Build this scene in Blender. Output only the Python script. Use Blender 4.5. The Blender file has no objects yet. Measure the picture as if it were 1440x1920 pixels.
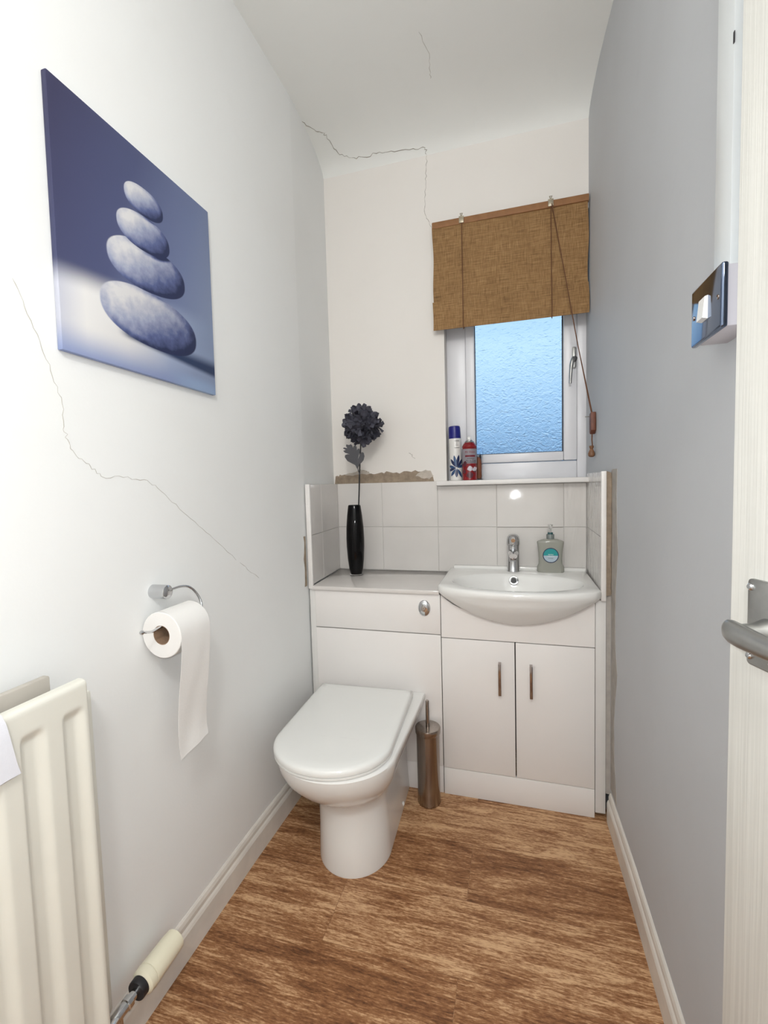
import bpy, bmesh, math, random
from mathutils import Vector, Matrix
random.seed(7)
C = bpy.context.scene.collection
PI = math.pi

# ------------------------------------------------------------------ materials
def lin(r, g=None, b=None):
    if g is None: g = b = r
    f = lambda c: (c/255/12.92) if c/255 <= .04045 else ((c/255+.055)/1.055)**2.4
    return (f(r), f(g), f(b), 1.0)

class Sh:
    """tiny node builder"""
    def __init__(s, name):
        s.m = bpy.data.materials.new(name); s.m.use_nodes = True
        s.t = s.m.node_tree; s.n = s.t.nodes; s.l = s.t.links
        s.b = s.n['Principled BSDF']; s.out = s.n['Material Output']
    def node(s, typ, **kw):
        n = s.n.new(typ)
        for k, v in kw.items():
            if k in n.bl_rna.properties: setattr(n, k, v)
        return n
    def put(s, sock, v):
        if hasattr(v, 'is_output') or isinstance(v, bpy.types.NodeSocket): s.l.new(v, sock)
        else: sock.default_value = v
    def math(s, op, a, b=0.0, c=0.0, clamp=False):
        n = s.n.new('ShaderNodeMath'); n.operation = op; n.use_clamp = clamp
        s.put(n.inputs[0], a); s.put(n.inputs[1], b)
        if len(n.inputs) > 2: s.put(n.inputs[2], c)
        return n.outputs[0]
    def add(s, a, b): return s.math('ADD', a, b)
    def sub(s, a, b): return s.math('SUBTRACT', a, b)
    def mul(s, a, b): return s.math('MULTIPLY', a, b)
    def sstep(s, x, e0, e1):
        n = s.n.new('ShaderNodeMapRange'); n.interpolation_type = 'SMOOTHSTEP'; n.clamp = True
        s.put(n.inputs['Value'], x); s.put(n.inputs['From Min'], e0); s.put(n.inputs['From Max'], e1)
        return n.outputs[0]
    def mix(s, f, a, b, mode='MIX'):
        n = s.n.new('ShaderNodeMix'); n.data_type = 'RGBA'; n.blend_type = mode
        s.put(n.inputs[0], f); s.put(n.inputs[6], a); s.put(n.inputs[7], b)
        return n.outputs[2]
    def coord(s, kind='Object'):
        return s.n.new('ShaderNodeTexCoord').outputs[kind]
    def mapping(s, v, scale=(1,1,1), rot=(0,0,0), loc=(0,0,0)):
        n = s.n.new('ShaderNodeMapping'); s.l.new(v, n.inputs[0])
        n.inputs['Scale'].default_value = scale; n.inputs['Rotation'].default_value = rot; n.inputs['Location'].default_value = loc
        return n.outputs[0]
    def noise(s, v, scale, detail=4, rough=.5, dist=0.0, out=0):
        n = s.n.new('ShaderNodeTexNoise'); s.l.new(v, n.inputs['Vector'])
        n.inputs['Scale'].default_value = scale; n.inputs['Detail'].default_value = detail
        n.inputs['Roughness'].default_value = rough; n.inputs['Distortion'].default_value = dist
        return n.outputs[out]
    def ramp(s, f, stops):
        n = s.n.new('ShaderNodeValToRGB'); s.l.new(f, n.inputs[0])
        e = n.color_ramp.elements
        while len(e) < len(stops): e.new(.5)
        for i, (p, c) in enumerate(stops): e[i].position = p; e[i].color = c
        return n.outputs[0]
    def bump(s, h, strength=.2, dist=.002, target=None):
        n = s.n.new('ShaderNodeBump'); n.inputs['Strength'].default_value = strength; n.inputs['Distance'].default_value = dist
        s.l.new(h, n.inputs['Height']); s.l.new(n.outputs[0], (target or s.b).inputs['Normal'])
    def set(s, col=None, rough=None, metal=None, spec=None, coat=None):
        if col is not None: s.put(s.b.inputs['Base Color'], col)
        if rough is not None: s.put(s.b.inputs['Roughness'], rough)
        if metal is not None: s.b.inputs['Metallic'].default_value = metal
        if spec is not None: s.b.inputs['Specular IOR Level'].default_value = spec
        if coat is not None: s.b.inputs['Coat Weight'].default_value = coat; s.b.inputs['Coat Roughness'].default_value = .05
        return s

def plain(name, col, rough=.5, metal=0.0, var=.04, vscale=8.0, bump=0.0, bscale=60.0, bdist=.001, spec=None):
    s = Sh(name); v = s.coord()
    nz = s.noise(v, vscale, 5)
    c2 = tuple(max(0, c*(1-var*2)) for c in col[:3])+(1,)
    c = s.ramp(nz, [(.3, c2), (.7, col)])
    s.set(c, rough, metal, spec)
    if bump: s.bump(s.noise(v, bscale, 4), bump, bdist)
    return s.m

M = {}
def wallmat(name, col, blotch):
    s = Sh(name); v = s.coord()
    a = s.noise(v, 1.6, 4); b = s.noise(v, 9, 6, .6)
    c = s.mix(s.mul(s.sstep(a, .4, .75), .5), col, blotch)
    c = s.mix(s.mul(s.sstep(b, .55, .8), .25), c, blotch)
    s.set(c, .62, spec=.3)
    h = s.add(s.mul(s.noise(v, 5, 3), 1.0), s.mul(s.noise(v, 140, 3), .12))
    s.bump(h, .25, .006)
    return s.m
M['wall'] = wallmat('wall_paint_white', lin(234, 235, 234), lin(228, 228, 226))
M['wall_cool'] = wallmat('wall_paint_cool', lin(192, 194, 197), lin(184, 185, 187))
M['wall_back'] = wallmat('wall_paint_back', lin(230, 226, 221), lin(224, 219, 213))
M['ceiling'] = wallmat('ceiling_paint', lin(235, 236, 233), lin(227, 228, 224))

def tilemat(name, wavy):
    s = Sh(name); v = s.coord()
    c = s.ramp(s.noise(v, 3, 3), [(.3, lin(207, 203, 199)), (.7, lin(218, 214, 210))])
    s.set(c, .045)
    if wavy:
        n1 = s.noise(s.mapping(v, (34, 34, 9)), 1.0, 2, .45, .6)
        s.bump(n1, .5, .006)
    else:
        s.bump(s.noise(v, 9, 2), .12, .006)
    return s.m
M['tile'] = tilemat('glazed_tile', False)
M['tile_wavy'] = tilemat('rippled_glazed_tile', True)
M['grout'] = plain('tile_grout', lin(206, 203, 199), .8)
M['trim_white'] = plain('plastic_trim_white', lin(232, 229, 226), .35)
M['plaster'] = plain('bare_brown_plaster', lin(160, 143, 124), .9, var=.18, vscale=40, bump=.6, bscale=120)
M['plaster_pale'] = plain('pale_filler_plaster', lin(196, 186, 174), .9, var=.1, vscale=50, bump=.6, bscale=120)
M['stain'] = plain('old_grey_plaster', lin(176, 170, 163), .85, var=.10, vscale=30, bump=.5, bscale=90)
M['crack'] = plain('plaster_crack', lin(150, 143, 132), .95)
M['crack_pale'] = plain('plaster_crack_hairline', lin(190, 186, 178), .95)
M['skirting'] = plain('skirting_gloss_paint', lin(226, 221, 213), .35, var=.06, vscale=14, bump=.25, bscale=30, bdist=.002)
M['cab'] = plain('white_laminate', lin(232, 228, 225), .22, var=.01)
M['cab_gap_shade'] = plain('carcass_gap_shade', lin(96, 88, 84), .7)  # white carcass coloured dark, so the shade in the panel gaps is painted in
M['filler'] = plain('filler_panel_white', lin(222, 220, 217), .4, var=.02)
M['worktop'] = plain('worktop_gloss_white', lin(216, 211, 207), .10, var=.02)
M['ceramic'] = plain('ceramic_white', lin(233, 232, 229), .06, var=.005)
M['lid'] = plain('toilet_lid_white', lin(232, 232, 229), .10, var=.005)
def chrome(name, col, rough):
    s = Sh(name); s.set(col, rough, 1.0); return s.m
M['chrome'] = chrome('polished_chrome', lin(205, 206, 208), .06)
M['chrome_dark'] = chrome('dark_chrome', lin(160, 150, 146), .12)
M['satin'] = plain('satin_aluminium', lin(176, 176, 174), .34, 1.0, var=.06, vscale=60)
def brushed(name, col):
    s = Sh(name); v = s.coord()
    n = s.noise(s.mapping(v, (160, 160, 4)), 1, 3)
    s.set(s.ramp(n, [(.3, tuple(c*.8 for c in col[:3])+(1,)), (.7, col)]), .24, 1.0)
    return s.m
M['steel'] = brushed('brushed_steel', lin(168, 158, 150))
M['rad'] = plain('radiator_enamel', lin(222, 220, 210), .3, var=.02)
M['rad_dark'] = plain('radiator_back_enamel', lin(190, 184, 174), .45, var=.05)
M['cloth'] = plain('white_cloth', lin(228, 229, 236), .9, var=.03, bump=.4, bscale=300)
M['cream'] = plain('cream_plastic', lin(234, 228, 204), .35)
M['black'] = plain('black_rubber', lin(30, 28, 32), .45)
M['paper'] = plain('tissue_paper', lin(231, 229, 226), .95, var=.02, bump=.3, bscale=200)
M['card'] = plain('brown_cardboard', lin(148, 121, 97), .9, var=.1, vscale=200)
M['blackglass'] = plain('black_glass', lin(6, 6, 7), .05, spec=.22)
def simple_glass(name, col, rough=.02, ior=1.45):
    s = Sh(name); s.set(col, rough); s.b.inputs['Transmission Weight'].default_value = 1.0; s.b.inputs['IOR'].default_value = ior
    return s.m
M['clear'] = simple_glass('clear_plastic', (.97, .98, 1, 1), .03, 1.12)
M['clearglass'] = simple_glass('clear_glass_base', (.95, .96, .97, 1))
M['petal'] = plain('dark_silk_petal', lin(112, 112, 126), .7, var=.22, vscale=45)
M['leaf'] = plain('dark_silk_leaf', lin(84, 84, 88), .8, var=.1)
M['stem'] = plain('black_wire_stem', lin(20, 18, 22), .5)
M['upvc'] = plain('window_upvc', lin(222, 222, 226), .3, var=.01)
M['gasket'] = plain('window_gasket', lin(60, 62, 70), .7)
M['cord'] = plain('brown_cord', lin(104, 68, 46), .85)
M['wood_toggle'] = plain('dark_red_wood', lin(112, 62, 42), .5, var=.15, vscale=60)
M['wood_acorn'] = plain('turned_brown_wood', lin(128, 88, 58), .5, var=.15, vscale=60)
M['headrail'] = plain('blind_headrail_wood', lin(150, 106, 68), .7, var=.12, vscale=30)
M['bracket'] = plain('bracket_metal', lin(176, 166, 146), .35, .6)
M['white_plastic'] = plain('white_plastic', lin(236, 236, 234), .3, var=.01)
M['trunk'] = plain('trunking_pvc', lin(226, 230, 231), .35, var=.01)
M['pattress'] = plain('pattress_pvc', lin(214, 212, 220), .4, var=.01)
M['plate'] = chrome('switch_plate_chrome', lin(112, 124, 146), .09)
M['navy_cap'] = plain('navy_plastic', lin(20, 22, 118), .35)
M['can_white'] = plain('white_can_paint', lin(226, 224, 220), .22)
M['can_red'] = plain('red_can_paint', lin(132, 18, 26), .22)
M['can_dark'] = plain('maroon_print', lin(84, 34, 46), .3)
M['can_grey'] = plain('silver_grey_print', lin(196, 190, 198), .3)
M['print_blue'] = plain('print_blue', lin(52, 84, 128), .3, var=.15, vscale=60)
M['print_navy'] = plain('print_navy', lin(36, 48, 88), .3, var=.15, vscale=60)
M['print_black'] = plain('print_black', lin(44, 42, 48), .5)
M['print_red'] = plain('print_red', lin(150, 40, 56), .4)
M['print_teal'] = plain('print_teal', lin(28, 148, 150), .4)
M['print_pale'] = plain('print_pale_blue', lin(176, 192, 204), .4)
M['print_white'] = plain('print_white', lin(226, 240, 240), .4)
M['ginger'] = plain('ginger_brown_plastic', lin(142, 78, 44), .45, var=.12, vscale=60)
M['soap'] = Sh('grey_green_soap_bottle').set(lin(182, 182, 172), .10).m
M['soap'].node_tree.nodes['Principled BSDF'].inputs['Transmission Weight'].default_value = .35
M['pump_grey'] = plain('grey_plastic', lin(120, 126, 124), .25)
M['pump_teal'] = plain('teal_plastic', lin(38, 84, 88), .35)
M['pump_clear'] = plain('translucent_plastic', lin(206, 204, 200), .2)

# floor: wood-look vinyl planks running along X, laid in rows across Y
def floormat():
    s = Sh('wood_vinyl_floor'); v = s.coord()
    br = s.n.new('ShaderNodeTexBrick'); s.l.new(s.mapping(v, (1, 1, 1), loc=(.155, -.655, 0)), br.inputs[0])
    br.offset = .42; br.inputs['Scale'].default_value = 1.0
    br.inputs['Brick Width'].default_value = .92; br.inputs['Row Height'].default_value = .225
    br.inputs['Mortar Size'].default_value = .0008; br.inputs['Color1'].default_value = (0, 0, 0, 1); br.inputs['Color2'].default_value = (1, 1, 1, 1)
    br.inputs['Mortar'].default_value = (.5, .5, .5, 1)
    sep = s.n.new('ShaderNodeSeparateColor'); s.l.new(br.outputs['Color'], sep.inputs[0])
    tone = sep.outputs[0]
    off = s.n.new('ShaderNodeCombineXYZ'); s.l.new(s.mul(tone, 7.0), off.inputs[0]); s.l.new(s.mul(tone, 3.1), off.inputs[1])
    va = s.n.new('ShaderNodeVectorMath'); va.operation = 'ADD'; s.l.new(v, va.inputs[0]); s.l.new(off.outputs[0], va.inputs[1])
    p = va.outputs[0]
    g1 = s.noise(s.mapping(p, (9.5, 120, 1), rot=(0, 0, .08)), 1, 7, .68, .8)
    g2 = s.noise(s.mapping(p, (2.6, 13, 1), rot=(0, 0, .10)), 1, 5, .6, 1.3)
    g3 = s.noise(s.mapping(p, (60, 240, 1), rot=(0, 0, .08)), 1, 4, .7)
    f = s.add(s.add(s.mul(g1, .55), s.mul(g2, .45)), s.add(s.mul(g3, .46), s.mul(tone, .10)))
    c = s.ramp(f, [(.56, lin(74, 44, 26)), (.67, lin(116, 75, 46)), (.77, lin(150, 105, 69)), (.89, lin(208, 168, 128))])
    c = s.mix(s.mul(br.outputs['Fac'], .35), c, lin(86, 56, 36))
    s.set(c, .45, spec=.35); s.bump(s.add(s.mul(g1, .6), g3), .12, .001)
    return s.m
M['floor'] = floormat()

# woven straw blind
def blindmat():
    s = Sh('woven_straw'); v = s.coord()
    ver = s.noise(s.mapping(v, (520, 1, 22)), 1, 3, .6)
    hor = s.noise(s.mapping(v, (16, 1, 420)), 1, 3, .6)
    blot = s.noise(v, 7, 4)
    f = s.add(s.add(s.mul(ver, .42), s.mul(hor, .38)), s.add(s.mul(blot, .10), .075))
    c = s.ramp(f, [(.38, lin(92, 66, 36)), (.53, lin(142, 108, 68)), (.68, lin(176, 142, 98))])
    s.set(c, .85); s.bump(s.add(ver, hor), .5, .0015)
    return s.m
M['blind'] = blindmat()

# painted wood-grain door skin
def doormat():
    s = Sh('white_grain_door'); v = s.coord()
    g = s.noise(s.mapping(v, (220, 220, 2.2)), 1, 3, .6, .4)
    s.set(s.ramp(g, [(.35, lin(206, 205, 199)), (.65, lin(219, 218, 212))]), .38)
    s.bump(g, .35, .001)
    return s.m
M['door'] = doormat()

# obscured window glass
def panemat():
    s = Sh('rippled_obscure_glass'); s.n.remove(s.b)
    g = s.n.new('ShaderNodeBsdfRefraction'); g.inputs['IOR'].default_value = 1.38; g.inputs['Roughness'].default_value = .10
    g.inputs['Color'].default_value = (.95, .98, 1, 1)
    v = s.coord()
    h = s.noise(s.mapping(v, (36, 36, 60)), 1, 1.5, .45, 1.2)
    bm = s.n.new('ShaderNodeBump'); bm.inputs['Strength'].default_value = .7; bm.inputs['Distance'].default_value = .0065
    s.l.new(h, bm.inputs['Height']); s.l.new(bm.outputs[0], g.inputs['Normal'])
    gl = s.n.new('ShaderNodeBsdfGlossy'); gl.inputs['Roughness'].default_value = .45; s.l.new(bm.outputs[0], gl.inputs['Normal'])
    mx = s.n.new('ShaderNodeMixShader'); mx.inputs[0].default_value = .04
    s.l.new(g.outputs[0], mx.inputs[1]); s.l.new(gl.outputs[0], mx.inputs[2]); s.l.new(mx.outputs[0], s.out.inputs['Surface'])
    return s.m
M['pane'] = panemat()

# the printed canvas: four stacked pebbles on a pale ground, dusky blue backdrop
def canvasmat(W, H):
    s = Sh('pebble_print'); v = s.coord()
    sp = s.n.new('ShaderNodeSeparateXYZ'); s.l.new(v, sp.inputs[0])
    u = s.mul(sp.outputs[0], 1/W); w = s.mul(sp.outputs[2], 1/H)
    nz = s.noise(v, 46, 6, .6); big = s.noise(v, 9, 4)
    # backdrop
    t = s.add(s.mul(u, .80), s.mul(s.sub(1.0, w), .30))
    bg = s.ramp(t, [(.04, lin(52, 52, 80)), (.38, lin(74, 80, 114)), (.72, lin(112, 124, 160)), (1.0, lin(142, 156, 186))])
    # pale ground at the lower left, cooler to the right and at the bottom edge
    ground = s.ramp(u, [(.0, lin(186, 188, 200)), (.12, lin(218, 217, 216)), (.34, lin(214, 213, 213)), (.62, lin(160, 172, 198)), (1, lin(140, 158, 190))])
    ground = s.mix(s.sstep(w, .13, -.02), ground, lin(130, 144, 184))
    gm = s.mul(s.sstep(s.sub(w, s.mul(u, .10)), .345, .235), s.sstep(u, 1.25, .55))
    col = s.mix(gm, bg, ground)
    col = s.mix(s.mul(s.sstep(s.add(w, s.mul(u, .02)), .10, .04), s.sstep(u, .55, .85)), col, lin(150, 172, 206))
    # cast shadow printed in the picture
    lo = s.sub(.155, s.mul(u, .06))
    sm = s.mul(s.mul(s.sstep(s.sub(w, lo), -.012, .02), s.sstep(w, .20, .14)), s.sstep(u, .27, .36))
    col = s.mix(sm, col, lin(46, 62, 96))
    stones = [(.515, .257, .326, .127, -.03), (.502, .490, .262, .108, .09), (.480, .638, .174, .080, .06), (.488, .781, .128, .064, .04)]
    def ell(cx, cy, ax, ay, rot):
        du = s.sub(u, cx); dw = s.mul(s.sub(w, cy), H/W)
        p = s.mul(s.add(s.mul(du, math.cos(rot)), s.mul(dw, math.sin(rot))), 1/ax)
        q = s.mul(s.sub(s.mul(dw, math.cos(rot)), s.mul(du, math.sin(rot))), W/H/ay)
        d = s.math('POWER', s.add(s.math('POWER', s.math('ABSOLUTE', p), 2.3), s.math('POWER', s.math('ABSOLUTE', q), 2.3)), 1/2.3)
        return p, q, d
    E = [ell(*a) for a in stones]
    for k, (p, q, d) in enumerate(E):
        light = s.add(s.sub(s.mul(q, .34), s.mul(p, .34)), s.add(.50, s.mul(s.sub(nz, .5), .42)))
        light = s.sub(light, s.mul(s.sstep(d, .72, 1.0), .22))
        if k < 3:
            pu, qu, du_ = E[k+1]
            light = s.sub(light, s.mul(s.sstep(du_, 1.22, 1.0), s.add(.12, s.mul(s.sstep(pu, -.3, .6), .55))))
        st = s.ramp(light, [(.05, lin(40, 48, 82)), (.30, lin(88, 98, 140)), (.55, lin(152, 158, 182)), (.85, lin(208, 207, 208))])
        col = s.mix(s.sstep(d, 1.0, .965), col, st)
    s.set(col, .6, spec=.3)
    s.bump(s.noise(v, 900, 2), .15, .0005)
    return s.m

# ------------------------------------------------------------------ mesh helpers
class MB:
    def __init__(s): s.bm = bmesh.new()
    def box(s, x0, x1, y0, y1, z0, z1, bev=0.0, mtx=None, seg=2):
        t = bmesh.new()
        bmesh.ops.create_cube(t, size=1)
        for v in t.verts:
            v.co = Vector(((x0+x1)/2+v.co.x*(x1-x0), (y0+y1)/2+v.co.y*(y1-y0), (z0+z1)/2+v.co.z*(z1-z0)))
        if bev: bmesh.ops.bevel(t, geom=list(t.edges), offset=bev, segments=seg, profile=.5, affect='EDGES')
        s.merge(t, mtx); return s
    def merge(s, t, mtx=None):
        if mtx is not None: t.transform(mtx)
        me = bpy.data.meshes.new('tmp'); t.to_mesh(me); t.free(); s.bm.from_mesh(me); bpy.data.meshes.remove(me)
    def loft(s, rings, cap0=True, cap1=True, closed=True, mtx=None):
        t = bmesh.new(); R = [[t.verts.new(Vector(p)) for p in r] for r in rings]
        n = len(R[0])
        for a, b in zip(R, R[1:]):
            for i in range(n if closed else n-1):
                j = (i+1) % n
                try: t.faces.new((a[i], a[j], b[j], b[i]))
                except ValueError: pass
        if cap0: t.faces.new(list(reversed(R[0])))
        if cap1: t.faces.new(R[-1])
        bmesh.ops.recalc_face_normals(t, faces=list(t.faces))
        s.merge(t, mtx); return s
    def lathe(s, prof, axis='Z', seg=40, loc=(0,0,0), cap=True, mtx=None):
        rings = []
        for r, h in prof:
            r = max(r, 1e-5)
            ring = []
            for i in range(seg):
                a = 2*PI*i/seg; c_, s_ = r*math.cos(a), r*math.sin(a)
                if axis == 'Z': p = (c_, s_, h)
                elif axis == 'Y': p = (s_, h, c_)
                else: p = (h, c_, s_)
                ring.append(Vector(p)+Vector(loc))
            rings.append(ring)
        return s.loft(rings, cap, cap, True, mtx)
    def tube(s, pts, r, seg=12, mtx=None, smooth=0):
        pts = [Vector(p) for p in pts]
        for _ in range(smooth):
            q = [pts[0]]
            for a, b in zip(pts, pts[1:]): q += [a*.75+b*.25, a*.25+b*.75]
            pts = q+[pts[-1]]
        rr = r if isinstance(r, (list, tuple)) else None
        rings = []; up = None
        for i, p in enumerate(pts):
            d = (pts[min(i+1, len(pts)-1)]-pts[max(i-1, 0)]).normalized()
            if up is None:
                up = d.orthogonal().normalized()
            up = (up-d*up.dot(d)).normalized(); side = d.cross(up)
            rad = rr[min(len(rr)-1, int(i*len(rr)/len(pts)))] if rr else r
            rings.append([p+up*(rad*math.cos(2*PI*k/seg))+side*(rad*math.sin(2*PI*k/seg)) for k in range(seg)])
        return s.loft(rings, True, True, True, mtx)
    def prism(s, poly, axis, a0, a1, mtx=None, bev=0.0):
        """poly of 2D points extruded along axis; axis Z: (x,y); axis Y: (x,z); axis X: (y,z)"""
        def P(p, h):
            return {'Z': (p[0], p[1], h), 'Y': (p[0], h, p[1]), 'X': (h, p[0], p[1])}[axis]
        t = bmesh.new()
        A = [t.verts.new(P(p, a0)) for p in poly]; B = [t.verts.new(P(p, a1)) for p in poly]
        n = len(poly)
        for i in range(n): t.faces.new((A[i], A[(i+1) % n], B[(i+1) % n], B[i]))
        t.faces.new(list(reversed(A))); t.faces.new(B)
        bmesh.ops.recalc_face_normals(t, faces=list(t.faces))
        if bev: bmesh.ops.bevel(t, geom=list(t.edges), offset=bev, segments=2, profile=.5, affect='EDGES')
        s.merge(t, mtx); return s
    def build(s, name, mat, parent=None, smooth=True, angle=35, loc=None):
        me = bpy.data.meshes.new(name)
        s.bm.to_mesh(me); s.bm.free()
        me.materials.append(M[mat] if isinstance(mat, str) else mat)
        if smooth:
            me.shade_smooth(); me.set_sharp_from_angle(angle=math.radians(angle))
        o = bpy.data.objects.new(name, me); C.objects.link(o)
        if parent is not None:
            o.parent = parent
        if loc is not None: o.location = loc
        return o

def tag(o, label=None, cat=None, group=None, kind=None):
    if label: o['label'] = label
    if cat: o['category'] = cat
    if group: o['group'] = group
    if kind: o['kind'] = kind
    return o
def empty(name, loc=(0, 0, 0), rz=0.0, rot=None):
    o = bpy.data.objects.new(name, None); C.objects.link(o); o.empty_display_size = .05
    o.location = loc; o.rotation_euler = rot or (0, 0, rz); return o
def struct(o, label, cat): return tag(o, label, cat, kind='structure')

def text_mesh(txt, size, mat, name, parent, fn, extrude=.0002, align='CENTER'):
    """lettering as mesh; fn maps flat (x, y, z) to its place on the surface"""
    cu = bpy.data.curves.new('t', 'FONT'); cu.body = txt; cu.size = size; cu.align_x = align; cu.align_y = 'CENTER'; cu.extrude = extrude
    o = bpy.data.objects.new('t', cu); C.objects.link(o)
    dg = bpy.context.evaluated_depsgraph_get()
    me = bpy.data.meshes.new_from_object(o.evaluated_get(dg)); bpy.data.objects.remove(o); bpy.data.curves.remove(cu)
    me.name = name
    for v in me.vertices: v.co = Vector(fn(v.co.x, v.co.y, v.co.z))
    me.materials.clear(); me.materials.append(M[mat])
    ob = bpy.data.objects.new(name, me); C.objects.link(ob); ob.parent = parent
    return ob

def at_root(o, v):
    # parts are modelled at their place in the room; undo the offset of the empty they hang on
    if o.parent and o.parent.type == 'EMPTY': o.matrix_parent_inverse = Matrix.Translation(v)
    return o

# ------------------------------------------------------------------ the room
LEFT = [(-.893, -1.5), (-.893, 1.3), (-.884, 1.80), (-.905, 2.19), (-.905, 2.45)]
RIGHT = [(.56, -1.5), (.56, .70), (.345, .72), (.345, .9), (.344, 1.45), (.338, 1.79), (.316, 2.19), (.317, 2.45)]
def xat(line, y):
    for (x0, y0), (x1, y1) in zip(line, line[1:]):
        if y0 <= y <= y1: return x0+(x1-x0)*(y-y0)/(y1-y0)
    return line[-1][0]
YB = 2.19; ZC = 2.92
wl = MB().prism(LEFT+[(-1.02, 2.45), (-1.02, -1.5)], 'Z', 0, 3.05).build('wall_left', 'wall', smooth=False)
struct(wl, 'long white left wall with a thin diagonal crack', 'wall')
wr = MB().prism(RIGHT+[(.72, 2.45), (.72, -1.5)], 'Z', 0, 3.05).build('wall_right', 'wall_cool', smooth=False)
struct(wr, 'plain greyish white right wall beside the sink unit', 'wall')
b = MB()
b.box(-1.0, -.316, YB, YB+.17, 0, 3.05); b.box(-.316, .6, YB, YB+.17, 0, 1.283); b.box(-.316, .6, YB, YB+.17, 2.46, 3.05)
wb = b.build('wall_back', 'wall_back', smooth=False)
struct(wb, 'white end wall with the window and bare plaster strip', 'wall')
wf = MB().box(-1.02, .72, -1.62, -1.5, 0, 3.05).build('wall_front', 'wall', smooth=False)
struct(wf, 'white wall behind the viewer at the passage end', 'wall')
prof = [(-1.5, 2.92), (1.4, 2.925), (1.75, 2.92), (1.9, 2.915), (2.0, 2.908), (2.06, 2.897), (2.11, 2.884), (2.15, 2.867), (2.175, 2.849), (2.1902, 2.828)]
ce = MB().prism(prof+[(2.36, 2.828), (2.36, 3.06), (-1.5, 3.06)], 'X', -.98, .65).build('ceiling', 'ceiling', angle=40)
struct(ce, 'textured white ceiling curving down to the end wall', 'ceiling')
fl = MB().box(-1.0, .7, -1.5, 2.3, -.08, 0).build('floor', 'floor', smooth=False)
struct(fl, 'brown wood-look plank floor', 'floor')

def skirting(name, line, sgn, ys, label):
    pr = [(0, 0), (.015, 0), (.015, .074), (.0125, .082), (.009, .088), (.009, .100), (.006, .110), (.002, .115), (0, .115)]
    rings = [[(xat(line, y)+sgn*p[0], y, p[1]) for p in pr] for y in ys]
    o = MB().loft(rings).build(name, 'skirting', smooth=False)
    return struct(o, label, 'skirting board')
skirting('baseboard_left', LEFT, 1, [-1.4, -.5, .3, .8, 1.3, 1.55, 1.785], 'painted skirting board along the left wall')
skirting('baseboard_right', RIGHT, -1, [.725, .9, 1.2, 1.45, 1.7, 1.79], 'painted skirting board along the right wall')

# cracks and bare plaster on the walls: shallow ribbons with irregular edges
def ribbon(pts, wid, normal, name, mat, parent, sub=5, jit=.004, thick=.0006):
    pts = [Vector(p) for p in pts]; n = Vector(normal).normalized(); rnd = random.Random(len(pts)*31+int(abs(pts[0].x)*1000))
    fine = []
    for a, c in zip(pts, pts[1:]):
        d = (c-a); sd = d.cross(n).normalized()
        for k in range(sub):
            fine.append(a+d*(k/sub)+sd*(rnd.uniform(-jit, jit) if k else 0))
    fine.append(pts[-1])
    rings = []
    for i, p in enumerate(fine):
        d = (fine[min(i+1, len(fine)-1)]-fine[max(i-1, 0)]).normalized(); sd = d.cross(n).normalized()
        w = wid*rnd.uniform(.35, 1.0)*.5
        if i in (0, len(fine)-1): w *= .3
        rings.append([p-sd*w-n*.001, p+sd*w-n*.001, p+sd*w+n*thick, p-sd*w+n*thick])
    return MB().loft(rings).build(name, mat, parent, smooth=False)
XL = -.893
ribbon([(XL, .640, 1.70), (XL, .658, 1.655), (XL, .683, 1.598), (XL, .700, 1.545), (XL, .719, 1.495), (XL, .720, 1.436), (XL, .726, 1.410), (XL, .740, 1.382), (XL, .765, 1.362), (XL, .788, 1.344), (XL, .80, 1.334), (XL, .86, 1.332), (XL, .922, 1.327), (XL, .965, 1.305), (XL, 1.028, 1.260), (XL, 1.10, 1.205), (XL, 1.179, 1.146), (XL, 1.29, 1.06)], .0016, (1, 0, 0), 'crack', 'crack_pale', wl)
ribbon([(xat(LEFT, 1.31), 1.31, 1.048), (xat(LEFT, 1.36), 1.36, 1.01), (xat(LEFT, 1.42), 1.42, .972)], .0014, (1, 0, 0), 'crack', 'crack_pale', wl)
ribbon([(-.381, YB, 2.829), (-.386, YB, 2.76), (-.389, YB, 2.70), (-.394, YB, 2.62), (-.396, YB, 2.569), (-.378, YB, 2.53), (-.366, YB, 2.50)], .0020, (0, -1, 0), 'crack', 'crack', wb)
ribbon([(-.892, 1.93, 2.9125), (-.856, 1.986, 2.909), (-.825, 2.012, 2.906), (-.816, 2.03, 2.9025), (-.808, 2.085, 2.8905), (-.79, 2.125, 2.8775), (-.74, 2.148, 2.868)], .0028, (0, -.3, -1), 'crack', 'crack', ce, jit=.006)
ribbon([(-.74, 2.148, 2.868), (-.68, 2.156, 2.863), (-.60, 2.152, 2.8655), (-.53, 2.162, 2.858), (-.44, 2.166, 2.8555), (-.385, 2.172, 2.851), (-.381, 2.188, 2.831)], .0028, (0, -.6, -.8), 'crack', 'crack', ce, jit=.006)
ribbon([(-.317, 1.707, 2.9205), (-.295, 1.799, 2.9185), (-.305, 1.87, 2.9165), (-.310, 1.90, 2.915)], .0024, (0, 0, -1), 'crack', 'crack_pale', ce)

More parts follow.
